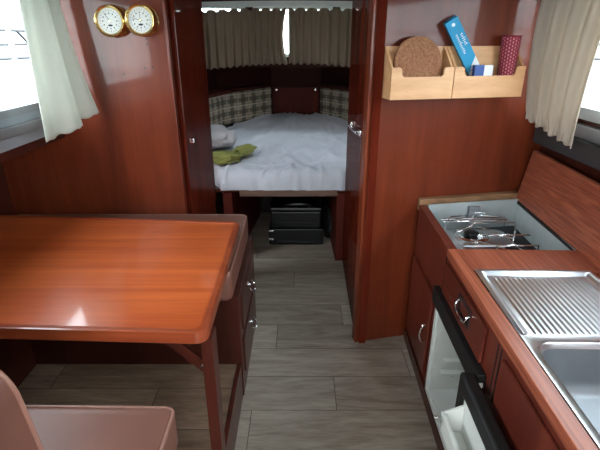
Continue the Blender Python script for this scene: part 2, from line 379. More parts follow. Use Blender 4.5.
# dark side shelves over the plaid backs
for nm, i, lab in (('hull_shelf', 1, 'left'), ('hull_shelf', 4, 'right')):
    if i == 1: pts = [(-1.07, 4.5), (-.89, 5.1), (-.35, 5.80), (-.34, 5.62), (-.73, 5.0), (-.88, 4.45)]
    else: pts = [(.97, 4.5), (.77, 5.1), (.25, 5.80), (.24, 5.62), (.61, 5.0), (.78, 4.45)]
    o = B().prism(pts, 1.14, 1.17, .004).out(nm, 'dark'); tag(o, 'dark wooden shelf above the plaid backrest on the %s side of the berth' % lab, 'shelf')
# plaid backrests
def plaid(i0, pts, lab):
    def P(s, t):
        n = len(pts)-1; k = min(int(s*n), n-1); u = s*n-k
        p = Vector((*pts[k], 0)).lerp(Vector((*pts[k+1], 0)), u)
        puff = .035*math.sqrt(max(0, 1-(2*t-1)**4)); cx = Vector((-.05, 4.3, 0)); d = (cx-p).normalized()
        p = p+d*(puff+.008*math.sin(s*40)*math.sin(t*PI)); p.z = .765+.365*t; return p
    o = B().grid(P, 60, 12, lambda s, t: (s*1.35, t*.43)).out('plaid_backrest', 'plaid', solid=.02)
    tag(o, 'beige and dark green plaid backrest cushion on the %s side of the berth' % lab, 'cushion')
plaid(1, [(-1.02, 4.55), (-.86, 5.08), (-.36, 5.75)], 'left'); plaid(4, [(.26, 5.75), (.74, 5.08), (.92, 4.55)], 'right')
# forward curtains
def fcurtain(x0, x1, lab, gapside):
    def P(s, t):      # t 0 top, 1 bottom
        x = x0+(x1-x0)*s
        if gapside > 0: x -= .045*max(0, s-.8)/.2*math.sin(t*PI*.9)*1.0-.02*t*max(0, s-.8)/.2
        else: x += .035*max(0, .2-s)/.2*(1-t)*0
        q = (x+.07)/.9; y = 4.74-.34*q*q; fold = math.sin(s*PI*26+1.2*math.sin(s*9))
        y += (.012+.016*t)*fold
        zt = 1.943-.045*q*q-.022*abs(math.sin(s*PI*9))**5
        zb = 1.44-.05*q*q+.008*math.sin(s*PI*30)
        return Vector((x, y, zt+(zb-zt)*t))
    o = B().grid(P, 200, 14).out('forward_curtain', 'kcurt', solid=.005); return o
tag(fcurtain(-1.0, -.13, 'left', 1), 'khaki curtain left of the bright gap across the forward window', 'curtain', 'khaki curtains across the forward windows')
tag(fcurtain(-.108, .9, 'right', -1), 'khaki curtain right of the bright gap across the forward window', 'curtain', 'khaki curtains across the forward windows')
rp = [(-1.02+1.94*k/24, 4.70-.34*((-1.02+1.94*k/24+.07)/.9)**2) for k in range(25)]
def strip(z0, z1, t0, t1):
    b = B(); rings = []
    for x, y in rp:
        q = (x+.07)/.9; dz = -.04*q*q
        rings.append([Vector((x, y-t0, z0+dz)), Vector((x, y+t1, z0+dz)), Vector((x, y+t1, z1+dz)), Vector((x, y-t0, z1+dz))])
    return b.loft(rings)
o = strip(1.95, 2.0, .01, .02).out('curtain_rail', 'rail'); tag(o, 'pale grey green curved curtain rail above the khaki forward curtains', 'curtain rail')
# ------------------------------------------------------------------ berth
bf = thing('berth_frame', (-.05, 3.3, 0), 'dark wooden berth base with open storage underneath in the bow', 'bed frame')
B().prism([(-.60, 3.3), (.36, 3.3), (.93, 4.4), (.74, 5.1), (.26, 5.76), (-.36, 5.76), (-.86, 5.1), (-1.03, 4.4), (-.95, 3.3)], .575, .60).out('bed_board', 'dark', bf)
B().box(-.46, .285, 3.27, 3.30, .55, .60, .004).out('edge_rail', 'brail', bf)
B().loft([[Vector((x, y, z)) for x, y in ((.285, 3.28), (.352, 3.28), (.30, 4.4), (.25, 4.4))] for z in (0, .575)]).out('side_panel', 'matred', bf)
B().loft([[Vector((x, y, z)) for x, y in ((-.59, 3.28), (-.52, 3.28), (-.40, 4.4), (-.44, 4.4))] for z in (0, .575)]).out('side_panel', 'matred', bf)
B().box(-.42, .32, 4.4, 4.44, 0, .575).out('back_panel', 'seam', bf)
# mattress in its fitted sheet
def hw(y):       # left/right limits
    def ip(P):
        for (y0, x0), (y1, x1) in zip(P, P[1:]):
            if y <= y1: return x0+(x1-x0)*(y-y0)/(y1-y0)
        return P[-1][1]
    return ip([(3.28, -.60), (3.5, -.72), (4.4, -.93), (5.1, -.74), (5.68, -.34)]), ip([(3.28, .352), (3.5, .5), (4.4, .80), (5.1, .62), (5.68, .24)])
def mat_top(x, y):
    z = .745+.03*min(1, (y-3.2)/1.5)+.055*max(0, (y-4.4)/1.3)
    w = noise.noise(Vector((x*5, y*1.6, 1)))*.024+noise.noise(Vector((x*16+y*3, y*4, 4)))*.010+.016*max(0, 1-abs(noise.noise(Vector((x*7-y*2, y*1.3, 9))))/.12)
    a = math.atan2(x+.05, 5.9-y); w += .016*(1-abs(math.sin(a*14+noise.noise(Vector((x*3, y*2, 0)))*2)))**3
    w += .010*max(0, 1-abs(y-3.52-.05*math.sin(x*6))/.03)
    return z+w
def Pm(s, t):
    y = 3.262+(5.68-3.262)*t; l, r = hw(max(y, 3.28)); x = l+(r-l)*s
    z = mat_top(x, y); e = min(s, 1-s)*(r-l); ef = y-3.262; eb = (5.68-y)
    def rd(d, R, H): return H*(1-math.sqrt(max(0, 1-(1-min(d, R)/R)**2)))
    z -= max(rd(e, .05, .15), rd(ef, .10, .12), rd(eb, .05, .15))
    z = max(z, .603+.05*max(0, (.28-s)/.28)**1.5)
    y2 = y+.006*math.sin(x*37+noise.noise(Vector((x*6, 0, 0)))*4)*max(0, 1-ef/.1)
    return Vector((x, y2, z))
def warp(t): return t**1.6
b = B().grid(lambda s, t: Pm(.5-.5*math.cos(PI*s), warp(t)), 110, 110)
bm = b.bm; ed = [e for e in bm.edges if e.is_boundary]
r = bmesh.ops.extrude_edge_only(bm, edges=ed)
for v in r['geom']:
    if isinstance(v, bmesh.types.BMVert): v.co.z = .602; 
o = b.out('mattress', 'sheet', org=(0, 0, 0), smooth=80)
tag(o, 'large wedge shaped mattress under a rumpled white sheet in the bow', 'mattress')
def blob(name, c, r, mat, seed, amp=.25, fl=1.0, rot=0, sub=5, freq=2.2, sq=2.6):
    b = B(); bmesh.ops.create_icosphere(b.bm, subdivisions=sub, radius=1)
    cr, sr = math.cos(rot), math.sin(rot)
    for v in b.bm.verts:
        n = v.co.normalized()
        k = (abs(n.x)**sq+abs(n.y)**sq+abs(n.z)**2.0)**(-1/2.3)
        d = 1+amp*noise.noise(n*freq+Vector((seed, 0, 0)))+amp*.5*(1-abs(noise.noise(n*freq*2.3+Vector((seed, 5, 0))))*2)*.6
        x, y, z = n.x*k*d*r[0], n.y*k*d*r[1], n.z*k*d*r[2]
        if z < 0: z = max(z, -r[2]*fl)
        v.co = Vector((c[0]+x*cr-y*sr, c[1]+x*sr+y*cr, c[2]+z))
    return b.out(name, mat, smooth=80)
tag(blob('pillow', (-.76, 4.0, .86), (.17, .24, .09), 'pillow', 1, .18, .8, .3), 'crumpled pale grey pillow at the left side of the berth', 'pillow')
tag(blob('blanket', (-.62, 3.50, .795), (.13, .09, .042), 'green', 3, .45, .7, .2, freq=2.1), 'crumpled yellow green blanket beside the pale pillow on the berth', 'blanket')
tag(blob('blanket', (-.46, 3.70, .812), (.06, .11, .035), 'green', 7, .35, .8, -.5, freq=1.7), 'small folded yellow green cloth lying on the white sheet', 'blanket')
# black case and bag under the berth
cs = thing('storage_case', (-.04, 3.75, 0), 'black hard storage case stowed on the floor under the berth', 'case')
B().box(-.27, .20, 3.58, 3.98, .0, .15, .015).box(-.25, .18, 3.60, 3.96, .15, .30, .015).out('body', 'bgloss', cs)
B().box(-.255, .185, 3.59, 3.97, .30, .34, .015).out('lid', 'bgloss', cs)
B().tube([(-.13, 3.62, .33), (-.13, 3.59, .375), (.09, 3.59, .375), (.09, 3.62, .33)], .014, 8, smooth=2).out('handle', 'bgloss', cs)
for z in (.05, .13): B().box(-.268, -.23, 3.566, 3.582, z, z+.02, .003).out('latch', 'chrome', cs)
B().box(-.2, .13, 3.566, 3.59, .02, .04, .004).box(-.2, .13, 3.58, 3.60, .20, .215, .003).out('rib', 'bgloss', cs)
tag(blob('holdall_bag', (.258, 3.80, .13), (.045, .19, .13), 'blackcloth', 9, .22, 1.0, .12, freq=2), 'soft black nylon bag squeezed in to the right of the black case under the berth', 'bag')
# ------------------------------------------------------------------ gauges
def gauge(x, z, lab, a1, a2):
    g = thing('ship_clock' if a2 else 'barometer', (x, 2.46, z), lab, 'clock' if a2 else 'barometer', None); d = (0, -1, 0); c = (x, 2.46, z)
    B().lathe([(.076, 0), (.076, .006), (.070, .012), (.066, .02), (.066, .048), (.071, .054), (.073, .062), (.069, .068), (.063, .066), (.058, .059), (.058, .05)], c, d, 40).out('case', 'brass', g)
    B().lathe([(.0585, .051), (.0585, .054)], c, d, 40).out('dial', 'dial', g)
    f = Fr((x, 2.46), 0, -1); b = B(f)
    for k in range(24):
        t = 2*PI*k/24; r0 = .046 if k % 2 else .042
        q = [(r0, -.0008), (.051, -.0008), (.051, .0008), (r0, .0008)]
        b.side([(x2*math.cos(t)-z2*math.sin(t), z+x2*math.sin(t)+z2*math.cos(t)) for x2, z2 in q], .0540, .0546)
    for k in range(12):
        t = 2*PI*k/12; b.side([(.034*math.cos(t)+dx, z+.034*math.sin(t)+dz) for dx, dz in ((-.0025, -.003), (.0025, -.003), (.0025, .003), (-.0025, .003))], .0540, .0546)
    b.side([(.012*math.cos(2*PI*k/12)+0, z-.020+.005*math.sin(2*PI*k/12)) for k in range(12)], .0540, .0545)
    b.out('dial_marks', 'ink', g)
    for a, ln in ((a1, .042),)+(((a2, .028),) if a2 else ()):
        b = B(f); q = [(-.010, -.0014), (ln, -.0006), (ln, .0006), (-.010, .0014)]
        b.side([(p*math.cos(a)-w*math.sin(a), z+p*math.sin(a)+w*math.cos(a)) for p, w in q], .0558, .0566).out('hand', 'ink', g)
    B().lathe([(.003, .054), (.003, .058)], c, d, 10).out('spindle', 'brass', g)
gauge(-.925, 1.740, 'left one of two round brass framed instruments on the bulkhead, single slanting pointer', 2.15, None)
gauge(-.776, 1.744, 'right one of two round brass framed instruments on the bulkhead, beside the wood corner', 2.9, 1.55)
for x, z in ((-.775, 1.66), (-.775, 1.635), (-.80, 1.52), (-.915, 1.49), (-.76, 1.525)):
    B().lathe([(.0045, .0), (.0045, .0015)], (x, 2.46, z), (0, -1, 0), 10).out('screw_hole', 'seam', wfl)
# ------------------------------------------------------------------ side curtains
def lcurt(s, t):
    top = Vector((-1.215, 2.17, 1.94)).lerp(Vector((-1.12, 2.37, 1.94)), s)
    mid = Vector((-1.20, 2.13, 1.62)).lerp(Vector((-1.10, 2.39, 1.60)), s)
    bot = Vector((-1.165, 2.045, 1.222)).lerp(Vector((-1.025, 2.425, 1.277)), s)
    p = top*(1-t)**2+mid*2*t*(1-t)+bot*t*t
    amp = .010+.004*t; w = math.sin(s*PI*5.0+.6*t+.5)
    p += Vector((.9, -.35, 0))*amp*w
    if s > .62: p += Vector((-.035, .02, .022*t))*min(1, (s-.62)/.04)
    p.z += .004*math.sin(s*PI*10)*t
    return p
o = B().grid(lcurt, 110, 50).out('window_curtain', 'lcurt', solid=.004, smooth=60)
tag(o, 'off white cloth curtain flaring out at the edge of the left window', 'curtain')
def rcurt(s, t):
    top = Vector((1.12, 2.30, 1.96)).lerp(Vector((1.235, 1.93, 1.96)), s)
    mid = Vector((1.09, 2.31, 1.62)).lerp(Vector((1.19, 1.96, 1.60)), s)
    bot = Vector((1.145, 2.31, 1.285)).lerp(Vector((1.185, 1.95, 1.215)), s)
    p = top*(1-t)**2+mid*2*t*(1-t)+bot*t*t
    w = math.sin(s*PI*8+.8*math.sin(t*2)); amp = .013+.009*math.sin(PI*t)
    fl = 1+.0*t
    p += Vector((-.75, -.5, 0))*amp*w*fl
    g = max(0, 1-abs(t-.96)/.035)                       # gathered hem
    p += Vector((-.5, -.5, 0))*(.010*math.sin(s*PI*26)*max(0, (t-.88)/.12)-.010*g)
    p.z += .006*math.sin(s*PI*13)*t
    return p
o = B().grid(rcurt, 130, 60).out('window_curtain', 'wcurt', solid=.005, smooth=60)
tag(o, 'off white cloth curtain with gathered hem beside the right window', 'curtain')
for nm, x, y0, y1, z in (('curtain_rod', -1.235, 1.2, 2.42, 1.955), ('curtain_rod', 1.245, 1.2, 2.38, 1.975)):
    o = B().tube([(x, y0, z), (x, y1, z)], .009).box(x-.01 if x < 0 else x-.008, x+.008, y0, y0+.02, z-.01, z+.01).out(nm, 'alu')
    tag(o, 'slim metal curtain rod above the %s window' % ('left' if x < 0 else 'right'), 'curtain rod')
# ------------------------------------------------------------------ wall boxes (frame: a along bulkhead, b negative = towards camera)
def wallbox(a0, a1, lab):
    z0, z1, zf, d = 1.400, 1.628, 1.540, .100
    c = RB((a0+a1)/2, 0, z0); g = thing('wall_box', tuple(c), lab, 'wall box', 'pale wooden wall boxes')
    B(RB).box(a0, a1, -.014, -.002, z0, z1, .003).out('back_panel', 'bamboo', g)
    for x in (a0, a1-.012):
        B(RB).sideb([(-.014, z0), (-d, z0), (-d, zf), (-.075, zf+.02), (-.05, z1-.012), (-.014, z1)][::-1] if 0 else [(-.014, z0), (-d+.0, z0), (-d+.0, zf), (-.014, z1)], x, x+.012, .002).out('side_panel', 'bamboo', g)
    B(RB).box(a0+.012, a1-.012, -d, -.014, z0, z0+.012).out('bottom_panel', 'bamboo', g)
    w = .05; zl = zf-.043; r = .012
    pr = [(a0, z0), (a1, z0), (a1, zf), (a1-w+.012, zf), (a1-w+.003, zf-.003), (a1-w, zf-.012), (a1-w, zl+.01), (a1-w-.01, zl), (a0+w+.01, zl), (a0+w, zl+.01), (a0+w, zf-.012), (a0+w-.003, zf-.003), (a0+w-.012, zf), (a0, zf)]
    B(RB).side(pr, -d-.012, -d, .0015).out('front_panel', 'bamboo', g)
    return g
wallbox(.056, .362, 'left pale wooden wall box holding the round cork mat')
wallbox(.366, .735, 'right pale wooden wall box holding the blue carton and red woven cup')
# round cork mat standing in the left box, leaning back
cc = RB(.203, -.052, 1.552); dd = (RB(0, -1, .22)-RB(0, 0, 0)).normalized()
o = B().lathe([(.115, 0), (.119, .004), (.119, .014), (.115, .018)], cc, tuple(dd), 56).out('cork_mat', 'cork'); tag(o, 'round brown cork mat standing in the left wooden wall box', 'cork mat')
# blue carton
cp = RB(.560, -.042, 1.436)
ax = (RB(-.66, .06, 1.0)-RB(0, 0, 0)).normalized(); sx = (RB(.9, -.25, 0)-RB(0, 0, 0)); sx = (sx-ax*sx.dot(ax)).normalized(); ny = sx.cross(ax).normalized()
def obox(b, u0, u1, v0, v1, w0, w1, bev=0): return b.loft([[cp+sx*u+ny*v+ax*w for u, v in ((u0, v0), (u1, v0), (u1, v1), (u0, v1))] for w in (w0, w1)], bev=bev)
cb = thing('wrap_carton', tuple(cp), 'long blue printed foil carton leaning in the right wooden wall box', 'carton')
obox(B(), -.031, .031, -.028, .028, .012, .365, .002).out('sleeve', 'blue', cb)
b = B(); obox(b, -.0305, .0305, -.0275, .0275, .0, .0119, .002); b.out('end_flap', 'navy', cb)
ndir = -1 if (ny.y > 0) else 1
def decal(name, mat, polys):
    b = B()
    for poly in polys: b.loft([[cp+sx*u+ny*(ndir*(.0283+h))+ax*w for u, w in poly] for h in (0, .0006)])
    return b.out(name, mat, cb)
R4 = lambda u0, u1, w0, w1: [(u0, w0), (u1, w0), (u1, w1), (u0, w1)]
decal('white_band', 'cwhite', [[(-.0305, .022), (.0305, .022), (.0305, .165), (-.002, .135), (-.0305, .10)]])
strokes = []; random.seed(8)
for line, (w0, w1, u0) in enumerate(((.20, .30, -.012), (.235, .29, .008))):
    w = w0
    while w < w1:
        h = random.choice((.010, .013, .016)); strokes.append(R4(u0, u0+h, w, w+.003)); strokes.append(R4(u0+h*.5, u0+h*.5+.003, w, w+.007)); w += .010
strokes.append([(.0+.008*math.cos(t*PI/5), .342+.008*math.sin(t*PI/5)) for t in range(10)])
em = strokes.pop(); decal('lettering', 'cwhite', strokes); decal('emblem', 'cwhite', [em])
decal('navy_print', 'navy', [R4(-.02, .0, .112, .118), R4(-.006, .012, .125, .129), [(-.012, .050), (.006, .050), (.014, .058), (.0, .062)]][:2])
# small folded carton lying at its foot
fp = thing('folded_carton', tuple(RB(.545, -.085, 1.41)), 'small blue and white packet lying at the foot of the blue carton', 'packet')
B(RB).box(.475, .57, -.099, -.079, 1.415, 1.545, .004).out('packet', 'cwhite', fp)
B(RB).box(.474, .523, -.1000, -.0780, 1.48, 1.5465, .002).out('printed_end', 'navy', fp)
# red woven cup
wc = RB(.668, -.060, 0)
def cup(s, t):
    a = 2*PI*s; rr = .034+.007*t; return Vector((wc.x+rr*math.cos(a), wc.y+rr*math.sin(a), 1.422+.248*t))
wcup = thing('woven_cup', (wc.x, wc.y, 1.422), 'tall red woven cup standing at the right of the right wooden box', 'cup')
B().grid(cup, 48, 24, lambda s, t: (s, t)).out('wall', 'weave', wcup, solid=.005)
B().tube([cup(k/40, 1) for k in range(40)], .005, 6, closed=True).out('rim', 'weave', wcup)
B().lathe([(.033, 0), (.033, .005)], (wc.x, wc.y, 1.422)).out('base', 'weave', wcup)
# ------------------------------------------------------------------ dinette
tb = thing('dining_table', (-.75, 1.65, .195), 'glossy orange mahogany dinette table with rounded corners', 'table')
def rpoly(pts, r, n=6):
    out = []; N = len(pts)
    for i, p in enumerate(pts):
        p = Vector(p); a = (Vector(pts[i-1])-p).normalized(); c = (Vector(pts[(i+1) % N])-p).normalized(); ri = r[i] if isinstance(r, (list, tuple)) else r
        if ri == 0: out.append(tuple(p)); continue
        ang = a.angle(c); d = ri/math.tan(ang/2); s0 = p+a*d; s1 = p+c*d
        for k in range(n+1):
            t = k/n; out.append(tuple(s0*(1-t)**2+p*2*t*(1-t)+s1*t*t))
    return out
TP = [(-1.63, 1.242), (-.298, 1.185), (-.308, 2.125), (-1.63, 2.222)]
B().prism(rpoly(TP, [0, .045, .045, 0]), .762, .797, .006).out('tabletop', 'table', tb)
TI = [(-1.63, 1.260), (-.316, 1.203), (-.326, 2.107), (-1.63, 2.204)]
b = B(); o1 = rpoly(TP, [0, .045, .045, 0]); i1 = rpoly(TI, [0, .02, .02, 0])
grow = lambda P, k: [(x+(.004*k if x > -1.5 else 0), y+(.004*k if y > 1.7 else -.004*k)) for x, y in P]
vs = [[b.fr(x, y, z) for x, y in P] for P, z in ((i1, .797), (i1, .801), (o1, .803), (grow(o1, 1), .80), (grow(o1, 1), .76), (o1, .756), (i1, .756))]
vs.append(vs[0]); b.loft(vs, cap=False); b.out('edge_trim', 'tedge', tb)
B().box(-.325, -.285, 1.215, 1.285, .19, .757, .004).out('leg', 'dark', tb)
B().box(-1.20, -1.16, 1.24, 1.31, .19, .757, .004).out('leg', 'dark', tb)
B().loft([[Vector((x, 1.25, z)) for x, z in ((-.50, .757), (-.445, .757), (-.322, .63), (-.322, .58))], [Vector((x, 1.27, z)) for x, z in ((-.50, .757), (-.445, .757), (-.322, .63), (-.322, .58))]]).out('brace', 'dark', tb)
B().lathe([(.009, 0), (.009, .006), (.004, .01)], (-.333, 1.25, .62), (0, -1, 0), 10).out('bolt', 'chrome', tb)
B().box(-1.20, -.325, 1.60, 1.635, .70, .757, .003).out('crossbar', 'dark', tb)
# forward bench with two drawers
bb = thing('bench_locker', (-.28, 2.1, 0), 'dark mahogany bench locker with two drawers facing the aisle under the far seat', 'cabinet')
B().cells(1.775, 2.44, 0, .57, 0, .03, []).bm.free()
BL = Fr((-.28, 0), PI/2)     # a=Y, b=-X
B(BL).cells(1.775, 2.44, 0, .575, 0, .025, [(1.84, 2.37, .34, .52), (1.84, 2.37, .09, .30)]).out('face_frame', 'dark', bb)
B().box(-1.64, -.305, 1.775, 1.80, 0, .575).out('front_panel', 'dark', bb)
B().box(-1.64, -.305, 1.80, 2.455, .545, .575).out('top_board', 'dark', bb)
B().box(-1.64, -.281, 2.42, 2.455, 0, .545).out('back_panel', 'dark', bb)
for z0, z1 in ((.345, .515), (.095, .295)):
    dr = B(BL).box(1.845, 2.365, -.008, .02, z0, z1, .004).out('drawer', 'dark', bb)
    zc = (z0+z1)/2+.01
    B().lathe([(.015, 0), (.015, .003), (.006, .006), (.006, .010)], (-.272, 2.10, zc+.015), (1, 0, 0), 14).out('handle_plate', 'chrome', dr)
    B().tube([(-.258+.0*0, 2.055, zc+.012), (-.243, 2.06, zc-.012), (-.24, 2.10, zc-.026), (-.243, 2.14, zc-.012), (-.258, 2.145, zc+.012)], .0035, 8, smooth=2).tube([(-.262, 2.05, zc+.012), (-.262, 2.15, zc+.012)], .003).out('handle', 'chrome', dr)
def cushion(name, P, z0, z1, r, lab, cat='cushion'):
    b = B(); n = 5; rings = []
    Pc = Vector((sum(p[0] for p in P)/len(P), sum(p[1] for p in P)/len(P)))
    for k in range(n+1):
        t = k/n*PI/2; ins = r*(1-math.sin(t)); z = z0+r*(1-math.cos(t)); rings.append((ins, z))
    for k in range(n+1):
        t = k/n*PI/2; ins = r*(1-math.cos(t)); z = z1-r*(1-math.sin(t)); rings.append((ins, z))
    def sh(ins): return [tuple(Vector(p)+(Pc-Vector(p)).normalized()*ins*1.25) for p in P]
    R = [[Vector((x, y, z)) for x, y in sh(ins)] for ins, z in rings]
    b.loft(R); t = thing(name, (Pc.x, Pc.y, z0), lab, cat); b.out('cover', 'leather', t, smooth=50)
    q = sh(r*.25); B().tube([Vector((x, y, z1-r*.22)) for x, y in q], .005, 6, closed=True).out('piping', 'pipe', t); return t
cushion('seat_cushion', rpoly([(-1.64, 1.72), (-.298, 1.72), (-.30, 2.445), (-1.64, 2.445)], [.03, .035, .05, .03]), .577, .722, .025, 'brown vinyl seat cushion on the far bench behind the table')
# near bench
nb = thing('bench_locker', (-.345, .5, .195), 'mahogany base of the near bench under the brown seat cushion', 'cabinet')
B().box(-.375, -.348, -1.0, .93, .197, .60, .006).out('side_panel', 'tedge', nb)
B().box(-1.26, -.375, .90, .93, .197, .60).out('front_panel', 'dark', nb)
B().box(-1.26, -.375, -1.0, .90, .57, .60).out('top_board', 'dark', nb)
cushion('seat_cushion', rpoly([(-1.26, -.95), (-.34, -.95), (-.338, .955), (-1.26, .965)], [.03, .03, .03, .03]), .602, .727, .018, 'brown vinyl seat cushion on the near bench in the lower left corner')
bc = thing('backrest_cushion', (-.9, .68, .73), 'upright brown vinyl backrest cushion with rounded top in the lower left corner', 'cushion')
pf = rpoly([(-1.26, .738), (-.528, .738), (-.556, 1.10), (-1.26, 1.13)], [.02, .01, .11, .02], 10)
B().loft([[Vector((x+.0, y0+(z-.73)*-.03, z)) for x, z in pf] for y0 in (.60, .70)], bev=.012).out('cover', 'leather', bc, smooth=50)
for y0 in (.605, .695): B().tube([Vector((x, y0+(z-.73)*-.03, z)) for x, z in pf], .006, 6, closed=True).out('piping', 'pipe', bc)
# ------------------------------------------------------------------ galley  (a along Y-ish, b into the cabinet)
ga = math.atan2(1, .027); GF = Fr((.573, 0), ga, -1)
g = thing('galley_cabinet', tuple(GF(1.2, .3, 0)), 'mahogany galley cabinet with striped laminate worktop along the right side', 'cabinet')
FR0, FR1 = 1.17, 1.74
B(GF).cells(.1, 2.262, 0, .815, 0, .025, [(FR0, FR1, .07, .635)]).out('face_frame', 'galley', g)
B(GF).prism([(2.243, .025), (2.265, .025), (2.375, .56), (2.353, .56)], 0, .80).out('end_panel', 'galley', g)
B(GF).box(.1, .125, .025, .52, 0, .815).out('end_panel', 'galley', g)
B(GF).box(.1, 2.26, -.012, -.001, .0, .07, .004).out('kick_board', 'dark', g)
# stove side door and apron
ds = B(GF).box(1.80, 2.225, -.014, -.001, .11, .565, .004).out('door', 'galley', g)
b = B(GF); b.tube([GF(1.85, -.014, .37), GF(1.85, -.030, .36), GF(1.85, -.036, .32), GF(1.85, -.030, .28), GF(1.85, -.014, .27)], .006, 8, smooth=2).out('handle', 'chrome', ds)
B(GF).box(1.705, 1.713, -.002, .0, .64, .82).out('seam', 'seam', g)
dr = B(GF).box(1.215, 1.68, -.012, -.001, .655, .795, .005).out('drawer', 'galleyh', g)
B(GF).cells(1.34, 1.47, .70, .775, -.016, -.012, [(1.355, 1.455, .712, .763)]).out('handle_plate', 'seam', dr)
B().tube([GF(1.345, -.014, .752), GF(1.345, -.024, .745), GF(1.35, -.030, .725), GF(1.40, -.034, .718), GF(1.455, -.030, .725), GF(1.46, -.024, .745), GF(1.46, -.014, .752)], .005, 8, smooth=2).out('handle', 'chrome', dr)
dn = B(GF).box(.25, 1.075, -.012, -.001, .11, .79, .005).out('door', 'galley', g)
B(GF).box(1.10, 1.107, -.002, .0, .60, .80).box(1.125, 1.130, -.002, 0, .60, .80).out('seam', 'seam', g)
# worktop: front strip, cross strip, near part
inb = .052
B(GF).box(.1, 1.70, -.006, .042, .815, .85, .004).out('worktop_edge', 'lam', g)
B(GF).box(1.515, 1.70, .042, .575, .815, .85, .003).out('worktop_strip', 'lam', g)
B(GF).box(.1, .50, .042, .53, .815, .85, .003).out('worktop_strip', 'lam', g)
B(GF).sideb([(-.004, .815), (.036, .815), (.036, .850), (-.004, .850)], 1.70, 2.266, .005).out('rim', 'galley', g)
# back panel / lid leaning against the hull
lid = B(); LP = lambda a, k, t: GF(a, (.47+.0345*a)+.045*k+t, .845+.27*k)
lid.loft([[LP(.1, 0, 0), LP(2.375, 0, 0), LP(2.375, 0, .022), LP(.1, 0, .022)], [LP(.1, 1, 0), LP(2.375, 1, 0), LP(2.375, 1, .022), LP(.1, 1, .022)]], bev=.003)
lid.out('lid', 'lam', g)
B().loft([[LP(.1, k, -.003+0*k), LP(2.375, k, -.003), LP(2.375, k, .026), LP(.1, k, .026)] for k in (-.055, 0)]).out('hinge', 'seam', g)
# stove well lining
wl = B(GF)
wl.box(1.70, 2.225, .036, .042, .70, .840).box(1.70, 1.706, .042, .545, .70, .814).prism([(2.229, .042), (2.235, .042), (2.345, .56), (2.338, .56)], .70, .855)
B(GF).prism([(1.70, .042), (2.225, .042), (2.365, .56), (1.70, .56)], .690, .700).out('well_floor', 'dgrey', g)
wl.loft([[GF(1.70, .525, z), GF(2.35, .55, z), GF(2.35, .558, z), GF(1.70, .533, z)] for z in (.70, .845)])
wl.out('well_lining', 'wellgrey', g)
bt = B().prism([(.628, 2.238), (1.20, 2.35), (1.20, 2.398), (.628, 2.273)], .815, .880, .004).out('batten', 'batten'); tag(bt, 'bare light wood batten between the stove well and the bulkhead', 'batten')
# hob
hb = thing('gas_hob', (.93, 2.03, .70), 'stainless steel gas hob with wire pan supports sunk in the galley well', 'stove')
B(GF).prism(rrect(1.76, 2.19, .06, .42, .03), .701, .735, .004).out('hob_plate', 'steel', hb)
def burner(x, y, k):
    bz = .735
    B().lathe([(.085*k, 0), (.085*k, .004), (.07*k, .008), (.05*k, .006)], (x, y, bz)).out('drip_ring', 'chrome', hb)
    B().lathe([(.032*k, .006), (.032*k, .018), (.036*k, .021), (.027*k, .027), (.01, .029)], (x, y, bz)).out('burner_cap', 'black', hb)
burner(.865, 2.09, 1); burner(.99, 1.90, .8)
zt = .79
def rod(pts, r=.0036): B().tube(pts, r, 8).out('pan_support', 'chrome', hb)
V3 = lambda x, y, z=zt: Vector((x, y if y < 2.0 else 2.0+(y-2.0)*.78, z))
rod([V3(.74, 2.17, .737), V3(.74, 2.17), V3(.80, 2.29), V3(.95, 2.325), V3(1.08, 2.27), V3(1.08, 2.27, .737)])
rod([V3(.735, 2.20), V3(1.077, 2.23)])
rod([V3(.735, 2.245), V3(1.06, 2.27)])
rod([V3(.86, 2.17, .765), V3(.893, 2.173), V3(.98, 2.17), V3(1.0, 2.187), V3(1.10, 2.18), V3(1.05, 2.03), V3(1.05, 2.03, .737)])
rod([V3(.88, 2.08, .80), V3(1.02, 1.97, .775)])
rod([V3(.74, 1.86), V3(1.085, 1.86)])
rod([V3(.74, 1.86), V3(.735, 1.87, .737)]); rod([V3(1.085, 1.86), V3(1.085, 1.87, .737)])
rod([V3(.80, 1.93), V3(.92, 1.835)])
rod([V3(.775, 2.07, .776), V3(.85, 2.08, .80), V3(.90, 2.20, .776)])
rod([V3(.90, 1.98), V3(1.10, 1.98)], .004)
rod([V3(.72, 1.86, .75), V3(.72, 2.25, .75)], .004)
for a in (1.84, 1.95):
    B().lathe([(.018, 0), (.016, .02), (.01, .022)], GF(2.06 if a < 1.9 else 2.14, .078, .722), (-1, 0, .3), 14).out('knob', 'black', hb)
tp = thing('gas_tap', (.915, 2.27, .78), 'small grey metal gas tap on the back wall of the stove well', 'tap')
B().box(.895, .955, 2.238, 2.266, .76, .838, .006).out('body', 'alu', tp)
B().tube([(.925, 2.26, .80), (.925, 2.235, .80), (.905, 2.215, .785), (.90, 2.205, .75)], .009, 8, smooth=2).out('pipe', 'alu', tp)
B().box(.915, .985, 2.236, 2.249, .80, .812, .003).out('lever', 'chrome', tp)
